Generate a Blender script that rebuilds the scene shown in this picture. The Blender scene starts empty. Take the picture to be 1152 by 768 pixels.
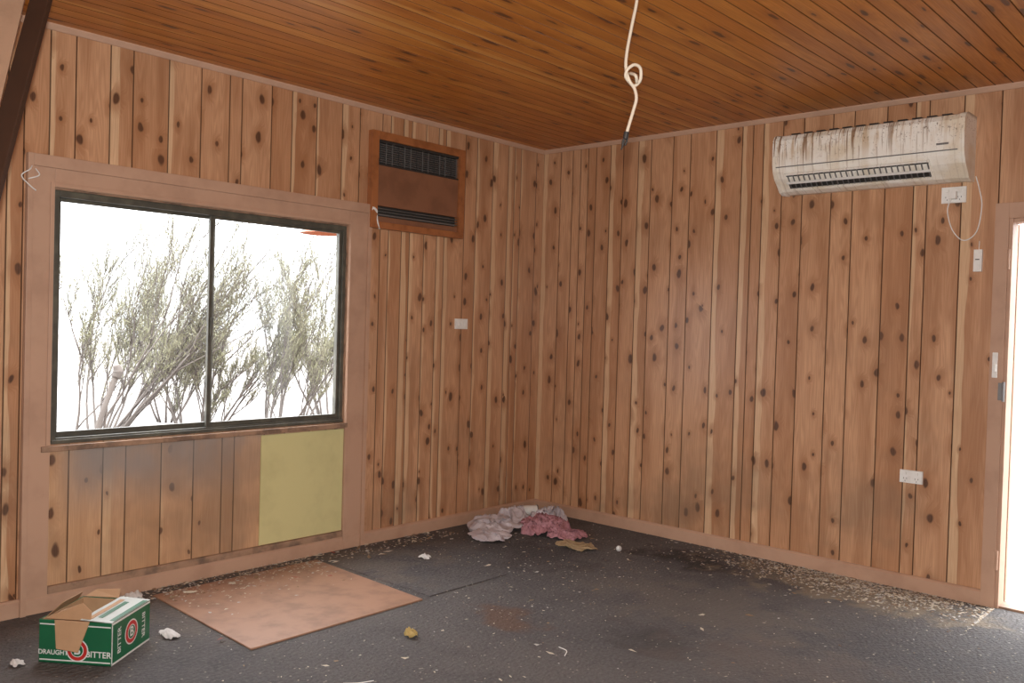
import bpy, math, random, bmesh
from mathutils import Vector, Matrix, noise
H=2.7
XR,YF=5.8,-6.4
# ---------- node helper ----------
class NT:
    def __init__(s,name):
        s.m=bpy.data.materials.new(name); s.m.use_nodes=True; s.t=s.m.node_tree; s.b=s.t.nodes['Principled BSDF']
    def set(s,sock,v):
        if isinstance(v,bpy.types.NodeSocket): s.t.links.new(v,sock)
        elif v is not None:
            if isinstance(v,(tuple,list)) and sock.type=='RGBA' and len(v)==3: v=(*v,1)
            sock.default_value=v
    def n(s,typ,outp=0,ins={},**kw):
        nd=s.t.nodes.new(typ)
        for k,v in kw.items(): setattr(nd,k,v)
        for k,v in ins.items(): s.set(nd.inputs[k],v)
        return nd.outputs[outp]
    def math(s,op,a,b=None,c=None,clamp=False):
        nd=s.t.nodes.new('ShaderNodeMath'); nd.operation=op; nd.use_clamp=clamp
        for i,v in enumerate((a,b,c)):
            if v is not None: s.set(nd.inputs[i],v)
        return nd.outputs[0]
    def mix(s,f,a,b,mode='MIX'):
        nd=s.t.nodes.new('ShaderNodeMix'); nd.data_type='RGBA'; nd.blend_type=mode
        s.set(nd.inputs[0],f); s.set(nd.inputs[6],a); s.set(nd.inputs[7],b); return nd.outputs[2]
    def mr(s,v,a,b,c=0.,d=1.,smooth=True):
        nd=s.t.nodes.new('ShaderNodeMapRange'); nd.interpolation_type='SMOOTHSTEP' if smooth else 'LINEAR'
        for i,x in enumerate((v,a,b,c,d)): s.set(nd.inputs[i],x)
        return nd.outputs[0]
    def xyz(s,x=0.,y=0.,z=0.): return s.n('ShaderNodeCombineXYZ',0,{0:x,1:y,2:z})
    def sep(s,v):
        nd=s.t.nodes.new('ShaderNodeSeparateXYZ'); s.set(nd.inputs[0],v); return nd.outputs
    def noise(s,vec,scale=1.,detail=2.,rough=.5,outp=0):
        return s.n('ShaderNodeTexNoise',outp,{'Vector':vec,'Scale':scale,'Detail':detail,'Roughness':rough})
    def pos(s): return s.n('ShaderNodeNewGeometry',0)
    def blob(s,P,cx,cy,rx,ry,n=None,na=.5):
        dx=s.math('MULTIPLY',s.math('SUBTRACT',P[0],cx),1/rx); dy=s.math('MULTIPLY',s.math('SUBTRACT',P[1],cy),1/ry)
        d=s.math('SQRT',s.math('ADD',s.math('MULTIPLY',dx,dx),s.math('MULTIPLY',dy,dy)))
        if n is not None: d=s.math('ADD',d,s.mr(n,.25,.75,-na,na))
        return s.mr(d,.35,1.1,1.,0.)
def simple(name,c,rough=.6,metal=0.,c2=None,sc=8.,amt=.5,bump=0.,spec=None):
    N=NT(name); P=N.pos()
    if c2 is None: c2=tuple(x*.8 for x in c)
    nz=N.noise(P,sc,4.,.6)
    N.set(N.b.inputs['Base Color'],N.mix(N.mr(nz,.4,.7,0.,amt),c,c2))
    N.b.inputs['Roughness'].default_value=rough; N.b.inputs['Metallic'].default_value=metal
    if spec is not None: N.b.inputs['Specular IOR Level'].default_value=spec
    if bump:
        N.set(N.b.inputs['Normal'],N.n('ShaderNodeBump',0,{'Height':nz,'Strength':bump,'Distance':.01}))
    return N.m
def wood(name,c1,c2,sap,knotc,rough=.4,kd=.5,sapamt=.45,ksc=(7.,3.6),sapw=(.012,.04),coat=0.2,stain=False,kr=(.05,.12),ringamt=.28,dkm=(.66,.56,.46)):
    N=NT(name)
    bc=N.sep(N.n('ShaderNodeAttribute',1,attribute_name='bc')); br=N.sep(N.n('ShaderNodeAttribute',1,attribute_name='br'))
    u,z,w=bc[0],bc[1],bc[2]; r1,r2,r3=br[0],br[1],br[2]
    X=N.math('ADD',u,N.math('MULTIPLY',r1,13.7)); Y=N.math('ADD',z,N.math('MULTIPLY',r2,19.1))
    dn=N.n('ShaderNodeTexNoise',1,{'Vector':N.xyz(X,Y,0.),'Scale':14.,'Detail':1.})
    kv=N.xyz(N.math('MULTIPLY',X,ksc[0]),N.math('MULTIPLY',Y,ksc[1]),0.)
    kv=N.n('ShaderNodeVectorMath',0,{0:kv,1:N.n('ShaderNodeVectorMath',0,{0:dn,3:.16},operation='SCALE')},operation='ADD')
    vor=N.t.nodes.new('ShaderNodeTexVoronoi'); vor.voronoi_dimensions='2D'; N.t.links.new(kv,vor.inputs['Vector']); vor.inputs['Scale'].default_value=1.
    d=vor.outputs['Distance']; cs=N.sep(vor.outputs['Color'])
    sel=N.math('GREATER_THAN',cs[0],kd); size=N.mr(cs[1],0.,1.,kr[0],kr[1],False)
    knot=N.math('MULTIPLY',sel,N.mr(d,N.math('MULTIPLY',size,.65),N.math('MULTIPLY',size,1.25),1.,0.))
    halo=N.math('MULTIPLY',sel,N.mr(d,N.math('MULTIPLY',size,1.),N.math('MULTIPLY',size,4.),1.,0.))
    g=N.noise(N.xyz(N.math('ADD',N.math('MULTIPLY',X,16.),N.math('MULTIPLY',halo,.5)),N.math('MULTIPLY',Y,.9),r3),1.,2.)
    rings=N.math('MULTIPLY_ADD',N.math('SINE',N.math('MULTIPLY',g,95.)),.5,.5)
    fib=N.noise(N.xyz(N.math('MULTIPLY',X,260.),N.math('MULTIPLY',Y,5.),0.),1.,2.)
    blot=N.noise(N.xyz(N.math('MULTIPLY',X,12.),N.math('MULTIPLY',Y,1.1),r3),1.,3.)
    col=N.mix(r3,c1,c2)
    dk=tuple(a*b for a,b in zip(c2,dkm))
    col=N.mix(N.math('MULTIPLY',rings,ringamt),col,dk)
    col=N.mix(N.mr(blot,.42,.68,0.,.6),col,dk)
    edge=N.math('ADD',u,N.mr(N.noise(N.xyz(0.,N.math('MULTIPLY',Y,1.6),r1),1.,2.),.3,.7,-.010,.012))
    sw=N.mr(r2,0.,1.,sapw[0],sapw[1]); has=N.math('GREATER_THAN',r1,1-sapamt)
    sm=N.math('MULTIPLY',has,N.mr(edge,sw,N.math('ADD',sw,.005),1.,0.))
    col=N.mix(N.math('MULTIPLY',sm,.72),col,N.mix(N.math('MULTIPLY',rings,.35),sap,c1))
    col=N.mix(N.math('MULTIPLY',halo,.6),col,dk)
    P=N.sep(N.pos())
    if stain:
        zone=N.math('MULTIPLY',N.math('MULTIPLY',N.mr(P[1],-3.5,-3.48,0.,1.),N.mr(P[1],-1.8,-1.78,1.,0.)),N.math('MULTIPLY',N.mr(P[2],.76,.77,1.,0.),N.mr(P[0],.05,.1,1.,0.)))
        col=N.mix(N.math('MULTIPLY',zone,.45),col,(.62,.40,.22))
    col=N.mix(N.math('MULTIPLY',knot,.94),col,knotc)
    col=N.mix(N.mr(fib,.35,.7,0.,.25),col,dk)
    em=N.math('MINIMUM',u,N.math('SUBTRACT',w,u))
    col=N.mix(N.mr(em,.001,.005,.8,0.),col,tuple(x*.25 for x in dk))
    if stain:
        nz=N.noise(N.xyz(P[0],N.math('MULTIPLY',P[1],6.),N.math('MULTIPLY',P[2],3.)),1.,3.)
        m=N.math('MULTIPLY',N.mr(P[2],.34,.68,0.,1.),N.mr(N.math('ADD',P[1],N.mr(nz,.3,.7,-.2,.2)),-2.75,-2.3,1.,.25))
        m=N.math('MULTIPLY',N.math('MULTIPLY',m,zone),N.mr(P[1],-3.5,-3.3,0.,1.))
        m=N.math('MULTIPLY',m,N.mr(nz,.3,.6,.7,1.))
        col=N.mix(N.math('MULTIPLY',m,.9),col,(.29,.255,.235))
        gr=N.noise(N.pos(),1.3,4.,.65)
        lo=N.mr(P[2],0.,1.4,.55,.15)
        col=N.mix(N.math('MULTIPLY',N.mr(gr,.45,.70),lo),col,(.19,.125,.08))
    N.set(N.b.inputs['Base Color'],col)
    N.set(N.b.inputs['Roughness'],N.mr(fib,.2,.8,rough-.05,rough+.1))
    N.b.inputs['Coat Weight'].default_value=coat; N.b.inputs['Coat Roughness'].default_value=.27
    return N
def link(o): bpy.context.collection.objects.link(o); return o
def boards(name,fn,u0,u1,v0,v1,widths,holes,mat,seed,thick=.1):
    rnd=random.Random(seed); V=[];F=[];BC=[];BR=[]
    eds=[u0]
    while eds[-1]<u1-1e-4:
        w=rnd.choice(widths)*rnd.uniform(.95,1.05); e=eds[-1]+w
        if u1-e<.04: e=u1
        eds.append(min(e,u1))
    def quad(pts,bc,br):
        i=len(V)
        for q,c in zip(pts,bc): V.append(fn(*q)); BC.append(c); BR.append(br)
        F.append((i,i+1,i+2,i+3))
    def segsof(m):
        segs=[(v0,v1)]
        for h in holes:
            if h[0]<m<h[1]:
                ns=[]
                for s0,s1 in segs:
                    if h[2]>s0: ns.append((s0,min(s1,h[2])))
                    if h[3]<s1: ns.append((max(s0,h[3]),s1))
                segs=[s for s in ns if s[1]-s[0]>1e-4]
        return segs
    gw,gd=.003,.006
    for a,b in zip(eds[:-1],eds[1:]):
        br=(rnd.random(),rnd.random(),rnd.random()); w=b-a
        cuts=sorted({a,b,*[x for h in holes for x in h[:2] if a<x<b]})
        for c0,c1 in zip(cuts[:-1],cuts[1:]):
            for s0,s1 in segsof((c0+c1)/2):
                x0=c0+(gw if c0==a else 0); x1=c1-(gw if c1==b else 0)
                quad([(x0,s0,0),(x1,s0,0),(x1,s1,0),(x0,s1,0)],[(x0-a,s0,w),(x1-a,s0,w),(x1-a,s1,w),(x0-a,s1,w)],br)
                if c0==a: quad([(c0,s0,gd),(x0,s0,0),(x0,s1,0),(c0,s1,gd)],[(0,s0,w),(.001,s0,w),(.001,s1,w),(0,s1,w)],br)
                if c1==b: quad([(x1,s0,0),(c1,s0,gd),(c1,s1,gd),(x1,s1,0)],[(w-.001,s0,w),(w,s0,w),(w,s1,w),(w-.001,s1,w)],br)
    hc=sorted({u0,u1,*[x for h in holes for x in h[:2]]})
    for c0,c1 in zip(hc[:-1],hc[1:]):
        for s0,s1 in segsof((c0+c1)/2):
            i=len(V)
            for dd in (gd+.001,thick):
                for q in ((c0,s0),(c1,s0),(c1,s1),(c0,s1)): V.append(fn(q[0],q[1],dd)); BC.append((0.05,q[1],.1)); BR.append((.5,.5,.5))
            F+= [(i,i+1,i+2,i+3),(i+4,i+5,i+6,i+7),(i,i+1,i+5,i+4),(i+1,i+2,i+6,i+5),(i+2,i+3,i+7,i+6),(i+3,i,i+4,i+7)]
    me=bpy.data.meshes.new(name); me.from_pydata(V,[],F)
    for nm,dat in (('bc',BC),('br',BR)):
        a=me.attributes.new(nm,'FLOAT_VECTOR','POINT'); a.data.foreach_set('vector',[x for t in dat for x in t])
    me.materials.append(mat); return link(bpy.data.objects.new(name,me))
# ---------- mesh builder ----------
class B:
    def __init__(s,name,mats): s.name=name; s.mats=mats; s.V=[];s.F=[];s.M=[]; s.S=[]
    def add(s,V,F,m=0,sm=False):
        i=len(s.V); s.V+= [tuple(v) for v in V]
        for f in F: s.F.append(tuple(i+k for k in f)); s.M.append(m); s.S.append(sm)
    def box(s,x0,x1,y0,y1,z0,z1,m=0):
        s.add([(x0,y0,z0),(x1,y0,z0),(x1,y1,z0),(x0,y1,z0),(x0,y0,z1),(x1,y0,z1),(x1,y1,z1),(x0,y1,z1)],
              [(0,3,2,1),(4,5,6,7),(0,1,5,4),(1,2,6,5),(2,3,7,6),(3,0,4,7)],m)
    def obox(s,O,ax,ay,az,m=0):
        O,ax,ay,az=map(Vector,(O,ax,ay,az)); V=[O,O+ax,O+ax+ay,O+ay]; V+=[v+az for v in V]
        s.add(V,[(0,3,2,1),(4,5,6,7),(0,1,5,4),(1,2,6,5),(2,3,7,6),(3,0,4,7)],m)
    def cyl(s,p0,p1,r0,r1=None,n=12,m=0,cap=True):
        p0,p1=Vector(p0),Vector(p1); r1=r0 if r1 is None else r1; d=(p1-p0).normalized()
        a=d.orthogonal().normalized(); b=d.cross(a); V=[]
        for p,r in ((p0,r0),(p1,r1)):
            for k in range(n): t=2*math.pi*k/n; V.append(p+(a*math.cos(t)+b*math.sin(t))*r)
        s.add(V,[(k,(k+1)%n,n+(k+1)%n,n+k) for k in range(n)],m,True)
        if cap: s.add(V[:n],[tuple(range(n))[::-1]],m); s.add(V[n:],[tuple(range(n))],m)
    def tube(s,pts,r,n=6,m=0):
        pts=[Vector(p) for p in pts]; V=[]; a=None; N_=len(pts)
        for i,p in enumerate(pts):
            d=(pts[min(i+1,N_-1)]-pts[max(i-1,0)]).normalized()
            if a is None: a=d.orthogonal().normalized()
            a=(a-d*a.dot(d)).normalized(); b=d.cross(a)
            if isinstance(r,list):
                q=i/(N_-1)*(len(r)-1); k0=min(int(q),len(r)-2) if len(r)>1 else 0; rr=r[k0]+(r[min(k0+1,len(r)-1)]-r[k0])*(q-k0)
            else: rr=r
            for k in range(n): t=2*math.pi*k/n; V.append(p+(a*math.cos(t)+b*math.sin(t))*rr)
        F=[(i*n+k,i*n+(k+1)%n,(i+1)*n+(k+1)%n,(i+1)*n+k) for i in range(len(pts)-1) for k in range(n)]
        F+=[tuple(range(n))[::-1],tuple(range((len(pts)-1)*n,len(pts)*n))]
        s.add(V,F,m,True)
    def extr(s,prof,fn,a,b,m=0,sm=False):
        n=len(prof); V=[fn(a,*q) for q in prof]+[fn(b,*q) for q in prof]
        s.add(V,[(k,(k+1)%n,n+(k+1)%n,n+k) for k in range(n)],m,sm); s.add(V,[tuple(range(n))[::-1],tuple(range(n,2*n))],m)
    def text(s,txt,size,O,ex,ey,m=0,off=.0):
        c=bpy.data.curves.new('t','FONT'); c.body=txt; c.size=size; c.align_x='CENTER'; c.align_y='CENTER'; c.offset=off
        o=link(bpy.data.objects.new('t',c)); bpy.context.view_layer.update()
        me=bpy.data.meshes.new_from_object(o.evaluated_get(bpy.context.evaluated_depsgraph_get()))
        O,ex,ey=Vector(O),Vector(ex),Vector(ey)
        s.add([O+ex*v.co.x+ey*v.co.y for v in me.vertices],[tuple(p.vertices) for p in me.polygons],m)
        bpy.data.objects.remove(o)
    def make(s,bevel=0.):
        lo=[min(v[i] for v in s.V) for i in range(3)]; hi=[max(v[i] for v in s.V) for i in range(3)]
        c=Vector(((lo[0]+hi[0])/2,(lo[1]+hi[1])/2,lo[2]))
        me=bpy.data.meshes.new(s.name); me.from_pydata([tuple(Vector(v)-c) for v in s.V],[],s.F)
        for mt in s.mats: me.materials.append(mt)
        me.polygons.foreach_set('material_index',s.M); me.polygons.foreach_set('use_smooth',s.S); me.update()
        o=link(bpy.data.objects.new(s.name,me)); o.location=c
        if bevel:
            md=o.modifiers.new('b','BEVEL'); md.width=bevel; md.segments=2; md.limit_method='ANGLE'
        return o
def spline(pts,n=6):
    P=[Vector(p) for p in pts]; P=[P[0]*2-P[1]]+P+[P[-1]*2-P[-2]]; out=[]
    for i in range(1,len(P)-2):
        for k in range(n):
            t=k/n; a,b,c,d=P[i-1:i+3]
            out.append(.5*((2*b)+(c-a)*t+(2*a-5*b+4*c-d)*t*t+(3*b-a-3*c+d)*t**3))
    return out+[P[-2]]
# ---------- materials ----------
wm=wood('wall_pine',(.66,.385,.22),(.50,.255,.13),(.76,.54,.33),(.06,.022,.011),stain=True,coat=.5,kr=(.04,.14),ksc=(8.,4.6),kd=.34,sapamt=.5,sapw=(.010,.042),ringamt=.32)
cm=wood('ceiling_pine',(.66,.27,.045),(.52,.175,.022),(.66,.32,.08),(.05,.014,.006),rough=.36,sapamt=.2,kd=.5,ksc=(11.,2.6),coat=.12,kr=(.05,.15),dkm=(.6,.5,.4))
trim=simple('painted_trim',(.50,.31,.21),.5,c2=(.36,.21,.14),sc=5.,amt=.5)
cornm=simple('cornice_paint',(.58,.37,.26),.5)
dirty=simple('dirty_trim',(.36,.22,.14),.6,c2=(.13,.085,.06),sc=9.,amt=.9)
bronze=simple('bronze_aluminium',(.062,.058,.045),.5,.0,c2=(.15,.14,.10),sc=12.)
yel=simple('yellow_board',(.62,.57,.28),.7,c2=(.50,.455,.22),sc=4.,amt=.6)
white=simple('white_plastic',(.82,.81,.78),.4,c2=(.68,.65,.6),sc=30.)
dark=simple('dark_plastic',(.03,.028,.026),.5)
grey=simple('grey_metal',(.25,.25,.25),.4,.7)
lgrey=simple('grille_metal',(.16,.155,.15),.45,.3)
varn=simple('varnished_frame',(.36,.13,.045),.35,c2=(.22,.075,.025),sc=14.,amt=.8)
copper=simple('brown_panel',(.24,.105,.055),.4,c2=(.13,.055,.03),sc=6.)
mason=simple('masonite',(.34,.185,.115),.6,c2=(.22,.12,.075),sc=7.,amt=.8)
N=NT('window_glass'); t=N.t; tr=t.nodes.new('ShaderNodeBsdfTransparent'); gl=t.nodes.new('ShaderNodeBsdfGlossy'); gl.inputs['Roughness'].default_value=.02
mx=t.nodes.new('ShaderNodeMixShader'); fr=t.nodes.new('ShaderNodeFresnel'); fr.inputs[0].default_value=1.45
t.links.new(fr.outputs[0],mx.inputs[0]); t.links.new(tr.outputs[0],mx.inputs[1]); t.links.new(gl.outputs[0],mx.inputs[2]); t.links.new(mx.outputs[0],t.nodes['Material Output'].inputs[0])
glass=N.m
# ---------- shell ----------
W=[.07,.13,.16,.11,.18]
boards('wall_left',lambda u,v,d:(-d,u,v),YF,.1,-.1,H+.1,W,[(-3.48,-1.80,.77,1.96)],wm.m,3)
boards('wall_back',lambda u,v,d:(u,d,v),0,XR,-.1,H+.1,W,[(3.15,4.02,-.02,2.01)],wm.m,7)
boards('wall_right',lambda u,v,d:(XR+d,u,v),YF,.1,-.1,H+.1,W,[],wm.m,8)
boards('wall_front',lambda u,v,d:(u,YF-d,v),0,XR,-.1,H+.1,W,[],wm.m,9)
boards('ceiling',lambda u,v,d:(u,v,H+d),0,XR,YF,0,[.085],[],cm.m,5)
# carpet
N=NT('carpet'); G=N.pos(); P=N.sep(G)
n1=N.noise(G,1.1,5.,.65); n2=N.noise(G,60.,3.,.7); n3=N.noise(G,5.,4.,.6)
col=N.mix(N.mr(n1,.35,.65),(.074,.070,.072),(.108,.098,.094))
col=N.mix(N.mr(n3,.5,.75,0.,.5),col,(.048,.044,.044))
col=N.mix(N.mr(n2,.4,.75,0.,.6),col,(.16,.15,.145))
for (cx,cy,rx,ry,c,a) in [(1.54,-1.99,.22,.14,(.13,.075,.05),.7),(2.2,-1.7,.32,.2,(.04,.034,.032),.5),(1.6,-.38,.45,.22,(.03,.026,.026),.8),(2.5,-.28,.8,.3,(.24,.19,.135),.75),(.9,-1.0,.5,.35,(.045,.04,.04),.6),(2.1,-1.1,.7,.4,(.15,.125,.105),.5),(.35,-2.5,.5,1.3,(.17,.135,.11),.4),(2.7,-1.6,.6,.3,(.14,.11,.095),.4)]:
    col=N.mix(N.math('MULTIPLY',N.blob(P,cx,cy,rx,ry,n3,.6),a),col,c)
vo=N.t.nodes.new('ShaderNodeTexVoronoi'); N.t.links.new(G,vo.inputs['Vector']); vo.inputs['Scale'].default_value=38.
vs=N.sep(vo.outputs['Color'])
sp=N.math('MULTIPLY',N.mr(vo.outputs['Distance'],.12,.24,1.,0.),N.math('GREATER_THAN',vs[0],.80))
col=N.mix(N.math('MULTIPLY',sp,.6),col,(.38,.34,.29))
N.set(N.b.inputs['Base Color'],col); N.b.inputs['Roughness'].default_value=.85; N.b.inputs['Specular IOR Level'].default_value=.25
wv=N.t.nodes.new('ShaderNodeTexWave'); N.t.links.new(G,wv.inputs['Vector']); wv.inputs['Scale'].default_value=9.; wv.inputs['Distortion'].default_value=7.; wv.inputs['Detail'].default_value=2.; wv.inputs['Detail Scale'].default_value=3.5
hh=N.math('ADD',N.math('MULTIPLY',wv.outputs['Fac'],.55),n2)
N.set(N.b.inputs['Normal'],N.n('ShaderNodeBump',0,{'Height':hh,'Strength':.6,'Distance':.01}))
carpet=N.m
b=B('floor',[carpet]); b.box(-.1,XR+.1,YF-.1,.1,-.12,0); b.make()
b=B('carpet_offcut',[carpet]); b.box(.03,1.05,-2.03,-1.45,0,.006); b.make(.002)
b=B('masonite_sheet',[mason]); b.obox((.13,-3.03,.0005),(.95,-.035,0),(-.01,.97,0),(0,0,.008)); b.make(.002)
# baseboards, cornice
pb=[(0,0),(.02,0),(.02,.07),(.012,.08),(0,.08)]
b=B('baseboard_left',[trim]); b.extr(pb,lambda t,d,z:(d,t,z),YF,0); b.make()
b=B('baseboard_back',[trim]); b.extr(pb,lambda t,d,z:(t,-d,z),0.02,3.085); b.extr(pb,lambda t,d,z:(t,-d,z),4.115,XR); b.make()
pc=[(0,0),(.026,0),(.026,-.006),(.008,-.026),(0,-.026)]
b=B('trim_1',[cornm]); b.extr(pc,lambda t,d,z:(d,t,H+z),YF,0); b.make()
b=B('trim_2',[cornm]); b.extr(pc,lambda t,d,z:(t,-d,H+z),0,XR); b.make()
# ---------- window ----------
b=B('window_1',[trim,dirty,bronze,glass])
y0,y1,z0,z1=-3.48,-1.80,.77,1.96
b.box(0,.018,-3.60,y0,.0,2.10); b.box(0,.018,y1,-1.645,.0,2.10); b.box(0,.018,y0,y1,z1,2.10)
b.box(.018,.032,-3.60,-3.575,.0,2.10); b.box(.018,.032,-1.67,-1.645,.0,2.10); b.box(.018,.032,-3.575,-1.67,2.045,2.10)
b.box(.018,.026,-3.50,-3.482,.77,1.98); b.box(.018,.026,-1.80,-1.782,.77,1.98); b.box(.018,.026,-3.482,-1.80,1.962,1.98)
b.box(0,.030,-3.52,-1.79,.742,.768,1)
b.box(0,.02,-3.48,-1.80,.08,.115,1); b.box(.02,.024,-1.80,-1.775,.0,.735)
b.box(-.1,0,y0,y0+.008,z0,z1,1); b.box(-.1,0,y1-.008,y1,z0,z1,1); b.box(-.1,0,y0+.008,y1-.008,z1-.008,z1,1); b.box(-.1,0,y0+.008,y1-.008,z0,z0+.008,1)
Y0,Y1,Z0,Z1=y0+.009,y1-.009,z0+.009,z1-.009; fw=.022
b.box(-.075,-.005,Y0,Y0+fw,Z0,Z1,2); b.box(-.075,-.005,Y1-fw,Y1,Z0,Z1,2); b.box(-.075,-.005,Y0+fw,Y1-fw,Z1-.03,Z1,2); b.box(-.075,-.005,Y0+fw,Y1-fw,Z0,Z0+.02,2)
b.box(-.005,.006,Y0,Y1,Z0-.005,Z0+.012,2)
ym=-2.665
def sash(xa,xb,a,c):
    q=.02; zb,zt=Z0+.02,Z1-.03
    b.box(xa,xb,a,a+q,zb,zt,2); b.box(xa,xb,c-q,c,zb,zt,2); b.box(xa,xb,a+q,c-q,zb,zb+.025,2); b.box(xa,xb,a+q,c-q,zt-.016,zt,2)
sash(-.062,-.042,Y0+fw,ym+.022); sash(-.036,-.016,ym-.022,Y1-fw)
b.box(-.016,-.006,ym-.012,ym-.002,1.28,1.38,2)
b.add([(-.052,Y0+fw,Z0+.03),(-.052,ym,Z0+.03),(-.052,ym,Z1-.035),(-.052,Y0+fw,Z1-.035)],[(0,1,2,3)],3); b.add([(-.026,ym,Z0+.03),(-.026,Y1-fw,Z0+.03),(-.026,Y1-fw,Z1-.035),(-.026,ym,Z1-.035)],[(0,1,2,3)],3)
b.make(.002)
b=B('yellow_patch_panel',[yel]); b.box(0.001,.008,-2.365,-1.802,.118,.733); b.make(.001)
b=B('curtain_tie',[white,grey])
b.tube(spline([(.036,-1.66,2.09),(.05,-1.64,2.07),(.04,-1.62,2.05),(.045,-1.615,2.0),(.04,-1.595,1.955)]),.005)
b.tube(spline([(.034,-1.66,2.05),(.05,-1.65,2.08),(.045,-1.62,2.06),(.034,-1.63,2.03)]),.004); b.make()
b=B('curtain_hook',[white]); b.tube(spline([(.034,-3.585,2.04),(.05,-3.60,2.02),(.04,-3.63,1.99),(.04,-3.60,1.955),(.045,-3.57,1.93)]),.003); b.tube(spline([(.034,-3.6,1.98),(.05,-3.56,2.0),(.034,-3.57,2.03)]),.003); b.make()
# ---------- wall air conditioner (box type) ----------
b=B('wall_air_conditioner',[varn,copper,dark,lgrey])
a0,a1,c0,c1=-1.665,-.87,1.96,2.555; fwd=.05
b.box(0,.045,a0,a0+fwd,c0,c1); b.box(0,.045,a1-fwd,a1,c0,c1); b.box(0,.045,a0+fwd,a1-fwd,c1-fwd,c1); b.box(0,.045,a0+fwd,a1-fwd,c0,c0+.04)
i0,i1=a0+fwd,a1-fwd; t0,t1=c0+.04,c1-fwd
b.box(0,.028,i0,i1,t0+.10,t1-.155,1); b.box(0,.03,i0,i1,t0,t0+.035,1)
b.box(0,.006,i0,i1,t0+.035,t0+.10,2); b.box(0,.006,i0,i1,t1-.155,t1,2)
b.box(.006,.03,i0,i1,t1-.015,t1,2); b.box(.006,.03,i0,i1,t1-.155,t1-.145,2)
for k in range(9):
    z=t1-.135+k*.0135; b.box(.008,.026,i0,i1,z,z+.005,3)
for k in range(14):
    y=i0+.02+k*(i1-i0-.04)/13; b.box(.022,.029,y-.002,y+.002,t1-.145,t1-.015,3 if k%3 else 2)
for k in range(3): b.box(.008,.03,i0,i1,t0+.045+k*.018,t0+.05+k*.018,3)
b.box(.03,.034,i0+.02,i1-.02,t0+.04,t0+.05,3)
b.make(.002)
# ---------- split AC ----------
N=NT('stained_ac_plastic'); G=N.pos(); P=N.sep(G)
st=N.noise(N.xyz(N.math('MULTIPLY',P[0],22.),0.,N.math('MULTIPLY',P[2],2.)),1.,4.,.7)
st2=N.noise(N.xyz(N.math('MULTIPLY',P[0],60.),3.,N.math('MULTIPLY',P[2],3.)),1.,2.,.6)
sp=N.noise(G,75.,3.,.7); bl=N.noise(G,6.,3.)
left=N.mr(P[0],2.35,2.85,1.,.5)
col=N.mix(N.mr(bl,.42,.68,0.,.7),(.90,.87,.80),(.72,.61,.44))
drip=N.math('MULTIPLY',N.mr(st,.50,.60),N.mr(P[2],2.33,2.50,.15,1.))
col=N.mix(N.math('MULTIPLY',N.math('MULTIPLY',drip,.7),left),col,(.50,.31,.14))
drip=N.math('MULTIPLY',N.mr(st2,.56,.61),N.mr(P[2],2.31,2.50,.3,1.))
col=N.mix(N.math('MULTIPLY',N.math('MULTIPLY',drip,.9),left),col,(.24,.125,.05))
col=N.mix(N.math('MULTIPLY',N.mr(sp,.60,.65),N.mr(P[2],2.35,2.54,.15,.9)),col,(.14,.075,.035))
col=N.mix(N.math('MULTIPLY',N.mr(P[2],2.53,2.55),.6),col,(.25,.17,.09))
N.set(N.b.inputs['Base Color'],col); N.b.inputs['Roughness'].default_value=.35
b=B('split_air_conditioner',[N.m,dark,white,grey])
fx=lambda t,d,z:(t,-d,z)
prof=[(0.0005,2.215),(.06,2.212),(.10,2.225),(.125,2.25),(.17,2.29),(.195,2.33),(.205,2.37),(.208,2.45),(.203,2.51),(.185,2.538),(.15,2.548),(0.0005,2.55)]
b.extr(prof,fx,1.955,2.945,0)
pe=[(d*1.02,2.38+(z-2.38)*1.02) for d,z in prof]
b.extr(pe,fx,1.935,1.956,0); b.extr(pe,fx,2.944,2.975,0)
b.box(1.957,2.943,-.2085,-.19,2.353,2.358,3)
def sl(s,off):
    p,q=Vector((0,-.105,2.232)),Vector((0,-.192,2.322)); d=(q-p); nrm=Vector((0,-d.z,d.y)).normalized()
    if nrm.z>0: nrm=-nrm
    return p+d*s+nrm*off
def slq(x0,x1,s0,s1,o0,o1,m):
    V=[]
    for o in (o0,o1):
        for x,s in ((x0,s0),(x1,s0),(x1,s1),(x0,s1)):
            v=sl(s,o); V.append((x,v.y,v.z))
    b.add(V,[(0,3,2,1),(4,5,6,7),(0,1,5,4),(1,2,6,5),(2,3,7,6),(3,0,4,7)],m)
slq(2.01,2.80,.12,.92,.0,.004,1)
for k in range(26):
    x=2.02+k*.0308; slq(x,x+.006,.14,.9,.004,.012,3)
slq(2.005,2.80,.42,.54,.010,.016,2); slq(2.005,2.80,.90,.99,.004,.014,0); slq(2.005,2.80,.03,.12,.004,.014,0)
slq(2.8,2.805,.03,.99,.004,.014,0)
b.box(2.84,2.90,-.209,-.205,2.385,2.395,3)
for k in range(12): b.box(2.02+k*.075,2.07+k*.075,-.15,-.03,2.55,2.556,1)
b.make(.0015)
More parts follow.
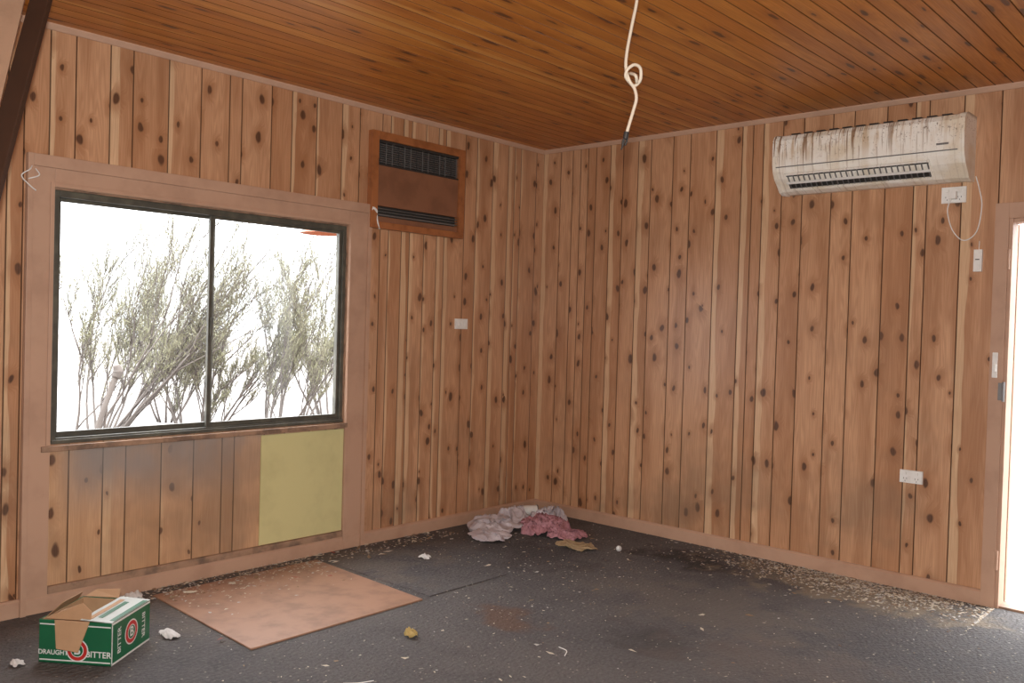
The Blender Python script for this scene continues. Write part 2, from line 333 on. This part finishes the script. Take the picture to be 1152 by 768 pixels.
# ---------- electrical ----------
def outlet_back(name,x0,x1,z0,z1):
    b=B(name,[white,dark,grey]); b.box(x0,x1,-.012,0,z0,z1); cx=(x0+x1)/2; w=x1-x0; h=z1-z0
    b.box(x0+.004,x1-.004,-.015,-.012,z0+.004,z1-.004)
    for s in (-1,1):
        xx=cx+s*w*.25
        b.box(xx-.007,xx+.007,-.021,-.015,z1-h*.34,z1-h*.14)
        for dx,dz,r in ((-.008,.0,.3),(.008,.0,-.3),(0,-.014,0)): b.box(xx+dx-.0012,xx+dx+.0012,-.0158,-.0148,z0+h*.36+dz-.004,z0+h*.36+dz+.004,1)
    return b
b=outlet_back('power_outlet',2.657,2.777,.585,.655); b.make(.001)
b=outlet_back('power_outlet',2.818,2.940,2.108,2.193)
b.box(2.865,2.90,-.05,-.015,2.125,2.165,0); b.make(.001)
b=B('power_cable',[white]); b.tube(spline([(2.88,-.055,2.13),(2.865,-.06,2.06),(2.885,-.03,1.96),(2.94,-.02,1.905),(3.0,-.02,1.95),(3.02,-.02,2.08),(3.005,-.02,2.17),(2.985,-.015,2.24)]),.003); b.make()
b=B('remote_control_holder',[white,dark]); b.box(2.99,3.03,-.02,0,1.74,1.855); b.box(2.996,3.024,-.026,-.02,1.75,1.82); b.box(3.0,3.02,-.0265,-.0259,1.80,1.805,1); b.tube([(3.012,-.01,1.855),(3.013,-.01,1.9)],.002); b.make(.003)
b=B('light_switch',[white,dark]); b.box(0,.012,-.89,-.775,1.35,1.42); b.box(.012,.015,-.886,-.779,1.354,1.416)
for y in (-.86,-.832,-.804): b.box(.015,.021,y-.007,y+.007,1.375,1.398)
b.make(.001)
# ---------- door ----------
b=B('door_1',[trim,dirty,grey,white])
b.box(3.085,3.15,-.02,0,0,2.09); b.box(4.02,4.115,-.02,0,0,2.09); b.box(3.15,4.02,-.02,0,2.01,2.09)
b.box(3.15,3.168,-.012,.1,0,2.01); b.box(4.0,4.02,0,.1,0,2.01); b.box(3.168,4.0,0,.1,1.99,2.01); b.box(3.168,4.0,0,.12,-.02,.012,1)
b.box(3.1,3.125,-.03,-.02,1.19,1.32,3); b.box(3.105,3.12,-.045,-.03,1.22,1.26,3)
for z in (.25,1.12,1.8):
    m=2 if z==1.12 else 0
    b.cyl((3.155,-.022,z-.05),(3.155,-.022,z+.05),.007,m=m); b.box(3.13,3.155,-.024,-.02,z-.045,z+.045,m)
b.box(2.36,3.17,.115,.15,.01,1.99,0)
for (xa,xb,za,zb) in ((2.46,2.74,.2,.9),(2.8,3.08,.2,.9),(2.46,2.74,1.05,1.85),(2.8,3.08,1.05,1.85)): b.box(xa,xb,.15,.158,za,zb,0)
b.make(.002)
# ---------- hanging cord ----------
R0=Vector((.742,.670,0)); base=Vector((2.415,-2.358,0))
def cp(py,off,dep=0): v=base+R0*off+Vector((-.67,.742,0))*dep; v.z=2.7-(py+30)/305; return v
b=B('hanging_electrical_cord',[simple('cord_cream',(.66,.57,.45),.5),dark,grey])
b.cyl((base.x,base.y,2.685),(base.x,base.y,2.7),.04,m=0,n=20)
pts=[cp(-28,0),cp(-10,.008),cp(2,.010),cp(30,-.006),cp(58,-.02),cp(76,-.022),cp(90,-.008),cp(95,.012,.01),cp(88,.034,.012),cp(76,.032,.004),cp(73,.008,-.01),cp(79,-.018,-.012),cp(86,-.022,-.004),cp(92,-.004,.008),cp(98,.012,.006),cp(110,.020),cp(124,.010),cp(140,-.004),cp(152,-.014)]
b.tube(spline(pts,8),.0062,8)
b.tube(spline([cp(80,-.004,.02),cp(86,.012,-.02),cp(92,.02,.0)],6),.006,8)
b.tube(spline([cp(150,-.012),cp(158,-.024),cp(165,-.026)]),.004,6,1); b.tube(spline([cp(150,-.014),cp(157,-.010),cp(163,-.016)]),.004,6,1)
b.cyl(cp(148,-.012),cp(156,-.016),.010,m=1); b.tube(spline([cp(157,-.018),cp(163,-.024),cp(168,-.030)]),.003,6,1); b.make()
# ---------- leaning timber and its shadow strip ----------
b=B('leaning_timber_plank',[simple('raw_timber',(.46,.29,.19),.6,c2=(.36,.22,.14),sc=12.),simple('plank_shadow_strip',(.06,.028,.016),.6)])
A=Vector((.56,-3.795,2.655)); D=Vector((.366,-.291,-1)); D*= 2.63/1.0
side=Vector((-.35,-.94,0)).normalized()*.14; th_=Vector((-.8,.3,0)).normalized()*.03
b.obox(A,D,side,th_)
b.obox(A+Vector((.742,.670,0))*.07+Vector((-.03,.03,0)),D*.98+Vector((-.742,-.670,0))*.09,Vector((-.742,-.670,0))*.075,Vector((-.67,.742,0))*.03,1); b.make(.003)  # added dark strip, stands in for the plank's flash shadow on the wall
# ---------- beer carton ----------
green=simple('carton_green',(.012,.13,.055),.45,c2=(.01,.10,.045)); card=simple('cardboard',(.46,.28,.155),.8,c2=(.40,.24,.13),sc=20.)
cw=simple('carton_white',(.75,.75,.72),.5); red=simple('carton_red',(.55,.03,.025),.5); cgrey=simple('carton_silver',(.50,.53,.50),.5)
b=B('beer_carton',[green,card,cw,red,cgrey])
O=Vector((.860,-3.550,.001)); e1=Vector((-.800,-.600,0)); e2=Vector((-.600,.800,0)); up=Vector((0,0,1)); L1,L2,hh=.300,.300,.170; th=.004
b.obox(O,e1*L1,e2*L2,up*th,0)
b.obox(O,e1*L1,e2*th,up*hh,0); b.obox(O+e2*(L2-th),e1*L1,e2*th,up*hh,0)
b.obox(O+e2*th,e1*th,e2*(L2-2*th),up*hh,0); b.obox(O+e1*(L1-th)+e2*th,e1*th,e2*(L2-2*th),up*hh,0)
b.obox(O+e1*th+e2*th+up*th,e1*(L1-2*th),e2*.002,up*(hh-th-.002),1); b.obox(O+e1*th+e2*(L2-th-.002)+up*th,e1*(L1-2*th),e2*.002,up*(hh-th-.002),1)
b.obox(O+e1*(L1-th-.002)+e2*.006+up*th,e1*.002,e2*(L2-.012),up*(hh-th-.002),1); b.obox(O+e1*th+e2*.006+up*th,e1*.002,e2*(L2-.012),up*(hh-th-.002),1)
b.obox(O+up*hh,e1*.13+up*.006,e2*L2,up*.003,4); b.obox(O+up*(hh+.0035)+e2*.02,e1*.02+up*.001,e2*(L2-.04),up*.001,0)
b.obox(O+up*(hh+.0065)+e1*.06+e2*.04,e1*.02+up*.001,e2*(L2-.1),up*.001,0)
b.obox(O+up*(hh+.008)+e1*.09+e2*.02,e1*.02+up*.001,e2*(L2-.06),up*.001,1)
def plate(pts,n,m,m2=None,t=.003):
    pts=[Vector(p) for p in pts]; n=Vector(n).normalized()*t; k=len(pts)
    V=pts+[p+n for p in pts]
    b.add(V,[tuple(range(k))],m); b.add(V,[tuple(range(k,2*k))],m if m2 is None else m2); b.add(V,[(i,(i+1)%k,k+(i+1)%k,k+i) for i in range(k)],m)
nf=-e2
hinge=O+up*(hh+.002)
plate([hinge+e1*.09,hinge+e1*.235,hinge+e1*.205-up*.10-e2*.035,hinge+e1*.115-up*.11-e2*.035],nf,1)
plate([hinge+e1*.09+e2*.01,hinge+e1*.28+e2*.01,hinge+e1*.24+up*.02+e2*.06,hinge+e1*.15+up*.055+e2*.05,hinge+e1*.10+up*.03+e2*.03],nf+up*.3,1)
plate([hinge+e1*.285+e2*.02,hinge+e1*.295+e2*.26,hinge+e1*.26+e2*.23+up*.04,hinge+e1*.24+e2*.06+up*.05],e1,1)
plate([hinge+e1*.14+e2*L2,hinge+e1*.29+e2*L2,hinge+e1*.26+e2*(L2+.03)+up*.02,hinge+e1*.15+e2*(L2+.03)+up*.03],e2,1,0)
def disc(C,ex,ey,nrm,r,m,off):
    V=[C+nrm*off]+[C+nrm*off+(ex*math.cos(t)+ey*math.sin(t))*r for t in [2*math.pi*k/28 for k in range(28)]]
    b.add(V,[(0,1+k,1+(k+1)%28) for k in range(28)],m)
def emblem(C,ex,nrm,s=1.):
    disc(C,ex,up,nrm,.046*s,2,.001); disc(C,ex,up,nrm,.041*s,3,.0014); disc(C,ex,up,nrm,.027*s,2,.0018); disc(C,ex,up,nrm,.024*s,0,.0022)
    b.text('B',.05*s,C+nrm*.0026,ex,up,2,.001)
def strip(F0,ex,nrm,u0,u1,v0,v1,m,off=.0008):
    p=F0+nrm*off; b.add([p+ex*u0+up*v0,p+ex*u1+up*v0,p+ex*u1+up*v1,p+ex*u0+up*v1],[(0,1,2,3)],m)
strip(O,e1,-e2,.003,L1-.003,.151,.156,2); strip(O,e1,-e2,.003,L1-.003,.010,.015,2)
emblem(O+e1*.140+up*.056,-e1,-e2,1.)
b.text('BITTER',.034,O+e1*.052+up*.042-e2*.0012,-e1,up,2,.0006); b.text('DRAUGHT',.026,O+e1*.240+up*.042-e2*.0012,-e1,up,2,.0006)
strip(O,e2,-e1,.0,L2,.0,.008,2); strip(O,e2,-e1,.0,.008,.0,hh,2); strip(O,e2,-e1,.0,L2,.160,.168,2)
emblem(O+e2*.15+up*.088,e2,-e1,1.1)
b.text('BITTER',.034,O+e2*.058+up*.085-e1*.0012,up,-e2,2,.0006); b.text('BITTER',.034,O+e2*.245+up*.085-e1*.0012,-up,e2,2,.0006)
b.make()
# ---------- crumpled rubbish ----------
def crumple(C,rx,ry,h,seed,bb,n=60,rot=0,ridge=3.,folds=.06,m=0):
    V=[];F=[]; so=Vector((seed*7.3,seed*3.1,0))
    for i in range(n+1):
        for j in range(n+1):
            u,v=i/n*2-1,j/n*2-1; q=Vector((u*rx*8,v*ry*8,0))+so
            dx=noise.noise(q*1.3+Vector((9,0,0)))*folds*2; dy=noise.noise(q*1.3+Vector((0,9,3)))*folds*2
            rr=math.sqrt(u*u+v*v); edge=1+.5*noise.noise(Vector((math.atan2(v,u)*1.8,seed,0)))
            k=max(0.,1-(rr/1.15)**2)
            rid=(1-abs(noise.noise(q*ridge*.5)))*.6+(1-abs(noise.noise(q*ridge)))*.35+(1-abs(noise.noise(q*ridge*2.3)))*.22
            z=h*k**.8*max(0.,(rid-.5))*1.6+.004+.012*abs(noise.noise(q*4))
            sc=edge*(1/max(1,rr) if rr>1 else 1)
            x=u*rx*sc+dx*k; y=v*ry*sc+dy*k
            x,y=x*math.cos(rot)-y*math.sin(rot),x*math.sin(rot)+y*math.cos(rot)
            V.append((C[0]+x,C[1]+y,C[2]+z))
    for i in range(n):
        for j in range(n): a=i*(n+1)+j; F.append((a,a+n+1,a+n+2,a+1))
    bb.add(V,F,m,True)
lil=simple('lilac_plastic',(.55,.50,.52),.45,c2=(.42,.36,.40),sc=25.); pink=simple('pink_netting',(.44,.21,.24),.6,c2=(.28,.13,.15),sc=60.,amt=1.)
b=B('crumpled_white_cloth',[lil]); crumple((.24,-.70,0),.17,.20,.085,1,b,rot=.3,ridge=4.); crumple((.40,-.90,0),.15,.13,.05,4,b,rot=-.6,ridge=4.); crumple((.19,-.42,0),.10,.13,.12,6,b,rot=.2,ridge=4.); b.make()
tanc=simple('brown_paper',(.34,.24,.13),.7,sc=30.)
b=B('crumpled_pink_netting',[pink,lil]); crumple((.53,-.50,0),.17,.18,.12,2,b,rot=.7,ridge=6.); crumple((.72,-.50,0),.13,.12,.05,9,b,ridge=6.); crumple((.36,-.26,0),.11,.11,.12,14,b,ridge=5.,m=1); b.make()
b=B('crumpled_brown_paper',[tanc]); crumple((.92,-.68,0),.13,.08,.03,5,b,n=30,ridge=6.); b.make()
b=B('tin_can',[white,grey]); b.cyl((.10,-.26,.04),(.16,-.16,.04),.036,m=0,n=24); b.cyl((.095,-.268,.04),(.10,-.26,.04),.038,m=1,n=24); b.cyl((.16,-.16,.04),(.165,-.152,.04),.038,m=1,n=24); b.make()
b=B('dried_orange_peel',[simple('ochre_scrap',(.42,.30,.10),.7)]); crumple((1.412,-2.475,0),.032,.026,.045,11,b,n=20,ridge=8.,folds=.01); b.make()
pap=simple('paper_scrap_white',(.62,.60,.58),.7)
for i,(x,y,rx,ry,h) in enumerate([(.702,-3.232,.055,.03,.03),(.60,-3.80,.03,.025,.03),(.10,-3.12,.035,.05,.035),(.512,-1.573,.04,.03,.025),(.06,-3.28,.025,.03,.03)]):
    b=B('paper_scrap',[pap]); crumple((x,y,0.006 if i==3 else 0.),rx,ry,h,20+i,b,n=18,ridge=6.,folds=.015); b.make()
b=B('white_ball',[pap]); 
bm=bmesh.new(); bmesh.ops.create_icosphere(bm,subdivisions=3,radius=.018); me=[tuple(v.co*(1+.05*noise.noise(v.co*60))+Vector((1.172,-.551,.018))) for v in bm.verts]; b.add(me,[tuple(v.index for v in f.verts) for f in bm.faces],0,True); bm.free(); b.make()
rnd=random.Random(12)
fl=[simple('flake_cream',(.58,.51,.40),.8),simple('flake_brown',(.26,.17,.10),.8),simple('flake_grey',(.48,.46,.43),.8),simple('flake_red',(.35,.06,.04),.7)]
b=B('floor_debris',fl)
def flake(x,y,s,z=0.,m=None):
    a=rnd.uniform(0,6.28); l=s*rnd.uniform(.6,1.8); w=s*rnd.uniform(.3,.8); c,si=math.cos(a),math.sin(a); h=s*rnd.uniform(.15,.6)
    P=[(l,0),(0,w),(-l*rnd.uniform(.5,1),rnd.uniform(-.3,.3)*w),(0,-w)]
    V=[(x+p*c-q*si,y+p*si+q*c,z+.0005+rnd.uniform(0,h)) for p,q in P]+[(x,y,z+h)]
    b.add(V,[(0,1,4),(1,2,4),(2,3,4),(3,0,4),(3,2,1,0)],rnd.choice([0,0,2,1]) if m is None else m)
for _ in range(3400):
    x=min(3.15,max(.9,rnd.gauss(2.5,.42))); y=-.03-abs(rnd.gauss(0,.19))
    flake(x,y,rnd.uniform(.004,.013))
for _ in range(600): flake(rnd.uniform(.03,.22),rnd.uniform(-3.35,-1.0),rnd.uniform(.004,.014),.006)
for _ in range(450): flake(abs(rnd.gauss(.05,.20))+.03,rnd.uniform(-3.0,-2.1),rnd.uniform(.003,.011),.0085)
for _ in range(900): flake(rnd.uniform(.1,3.6),rnd.uniform(-3.6,-.05),rnd.uniform(.002,.008),.0)
for _ in range(350): flake(rnd.uniform(.1,1.6),rnd.uniform(-2.0,-.3),rnd.uniform(.003,.010),.0)
for _ in range(60): flake(rnd.uniform(.1,3.0),rnd.uniform(-3.0,-.2),rnd.uniform(.010,.022),.0)
for _ in range(25): flake(rnd.uniform(.05,.3),rnd.uniform(-3.0,-1.0),rnd.uniform(.018,.03),.006)
for x,y in ((.35,-2.35),(.06,-1.9),(.45,-2.2),(.9,-3.1)): flake(x,y,.018,.009,3)
b.make()
b=B('cable_offcut',[white]); b.tube(spline([(1.62,-3.0,.004),(1.66,-2.96,.006),(1.68,-2.90,.004)]),.002); b.tube(spline([(1.95,-2.1,.004),(2.0,-2.11,.004),(2.03,-2.16,.004)]),.002); b.make()
# ---------- outside ----------
N=NT('sandy_ground'); G=N.pos(); a=N.noise(G,.8,5.,.7); c=N.noise(G,14.,4.,.7)
col=N.mix(N.mr(a,.35,.65),(.22,.205,.195),(.15,.138,.13)); col=N.mix(N.mr(c,.5,.65,0.,.8),col,(.06,.05,.045)); N.set(N.b.inputs['Base Color'],col); N.b.inputs['Roughness'].default_value=.95
b=B('ground',[N.m]); b.box(-60,60,-60,60,-.4,-.2); b.make()
bark=simple('bark',(.095,.08,.07),.9,c2=(.06,.05,.045)); leaf=simple('leaf_olive',(.15,.145,.085),.8,c2=(.115,.11,.07),sc=5.)
def shrub(name,x,y,h,seed,ns,lean,spread=.45,leaves=.8,r0=.018,lw=.0035):
    b=B(name,[bark,leaf]); r=random.Random(seed)
    def grow(p,d,L,rad,lev):
        n=6; pts=[p]; dd=d.copy()
        for k in range(n):
            dd=(dd+Vector((r.uniform(-.12,.12),r.uniform(-.12,.12)+lean*.02,r.uniform(-.04,.1)))).normalized(); pts.append(pts[-1]+dd*L/n)
        b.tube(pts,[rad,max(rad*.35,.0012)],4 if lev<2 else 3)
        if lev<3:
            for k in range(2,n+1):
                for _ in range(1 if lev==0 else r.choice([1,1,2])):
                    nd=(dd+Vector((r.uniform(-.55,.55),r.uniform(-.55,.55)+lean*.1,r.uniform(-.05,.4)))).normalized()
                    grow(pts[k],nd,L*r.uniform(.35,.65),rad*.48,lev+1)
        if lev>=3:
            for k in range(1,n+1):
                if r.random()<leaves:
                    q=pts[k]; v=Vector((r.uniform(-.6,.6),r.uniform(-.6,.6),r.uniform(.2,1))).normalized()*r.uniform(.03,.06); w=v.orthogonal().normalized()*lw
                    b.add([q-w,q+w,q+v+w*.3,q+v-w*.3],[(0,1,2,3)],1)
    for i in range(ns):
        a=r.uniform(0,6.28); d=Vector((math.cos(a)*spread,math.sin(a)*spread+lean*.35,1)).normalized()
        grow(Vector((x+math.cos(a)*.12,y+math.sin(a)*.12,-.22)),d,h*r.uniform(.5,.85),r0,0)
    b.make()
shrub('shrub',-5.2,-1.2,2.2,1,8,.95,spread=.35)
shrub('shrub',-6.4,-.55,2.1,12,6,.4,spread=.5)
shrub('shrub',-5.4,.15,1.75,2,8,.5,spread=.5)
shrub('shrub',-4.6,.75,1.9,3,9,.9,spread=.35)
shrub('shrub',-8.2,1.2,1.6,4,7,.4)
shrub('shrub',-5.8,2.4,2.3,6,7,.1)
b=B('leaning_standpipe',[bark,grey]); b.tube(spline([(-4.0,-1.66,-.22),(-4.0,-1.58,.3),(-4.0,-1.46,.68),(-4.0,-1.42,.80)]),.028,8); b.tube(spline([(-4.0,-1.42,.78),(-4.0,-1.40,.84),(-4.0,-1.42,.90)]),[.04,.05,.03],10,0)
b.tube([(-4.0,-1.56,-.22),(-4.0,-1.50,.5),(-4.0,-1.47,.75)],.012,6); b.make()
org=simple('orange_rust_metal',(.30,.08,.02),.6)
b=B('outdoor_lamp_shade',[org,dark]); b.cyl((-.85,-1.36,1.99),(-.85,-1.36,2.09),.17,.03,24,cap=False); b.cyl((-.85,-1.36,2.09),(-.85,-1.36,2.14),.03,.03,16); b.tube(spline([(-.85,-1.36,2.14),(-.85,-1.36,2.4),(-.6,-1.36,2.5),(-.1,-1.36,2.42)]),.012,8,1); b.cyl((-.12,-1.36,2.42),(-.1,-1.36,2.42),.05,m=1); b.make()
# ---------- world, lights, camera ----------
w=bpy.data.worlds.new('w'); bpy.context.scene.world=w; w.use_nodes=True; wt=w.node_tree; bg=wt.nodes['Background']
tc=wt.nodes.new('ShaderNodeTexCoord'); sx=wt.nodes.new('ShaderNodeSeparateXYZ'); mrn=wt.nodes.new('ShaderNodeMapRange')
wt.links.new(tc.outputs['Generated'],sx.inputs[0]); wt.links.new(sx.outputs[2],mrn.inputs[0])
mrn.inputs[1].default_value=.05; mrn.inputs[2].default_value=.6; mrn.inputs[3].default_value=3.6; mrn.inputs[4].default_value=13.
wt.links.new(mrn.outputs[0],bg.inputs[1]); bg.inputs[0].default_value=(.94,.97,1,1)
cx,cy,cz,ps,th,ro,f=4.30365,-5.06680,1.39145,0.73453,0.01933,0.02936,989.915
F=Vector((-math.sin(ps)*math.cos(th),math.cos(ps)*math.cos(th),-math.sin(th))); r0=Vector((math.cos(ps),math.sin(ps),0)); u0=r0.cross(F)
R=r0*math.cos(ro)+u0*math.sin(ro); U=u0*math.cos(ro)-r0*math.sin(ro)
def mat(C): return Matrix(((R[0],U[0],-F[0],C[0]),(R[1],U[1],-F[1],C[1]),(R[2],U[2],-F[2],C[2]),(0,0,0,1)))
ld=bpy.data.lights.new('camera_flash','AREA'); ld.energy=132; ld.size=.12; ld.color=(1,.98,.95)
lo=link(bpy.data.objects.new('camera_flash',ld)); lo.matrix_world=mat(Vector((cx,cy,cz+.16)))
cd=bpy.data.cameras.new('cam'); cd.sensor_width=36; cd.lens=f/1152*36; cd.clip_start=.05; co=link(bpy.data.objects.new('cam',cd)); co.matrix_world=mat(Vector((cx,cy,cz)))
bpy.context.scene.camera=co
bpy.context.scene.view_settings.view_transform='Standard'
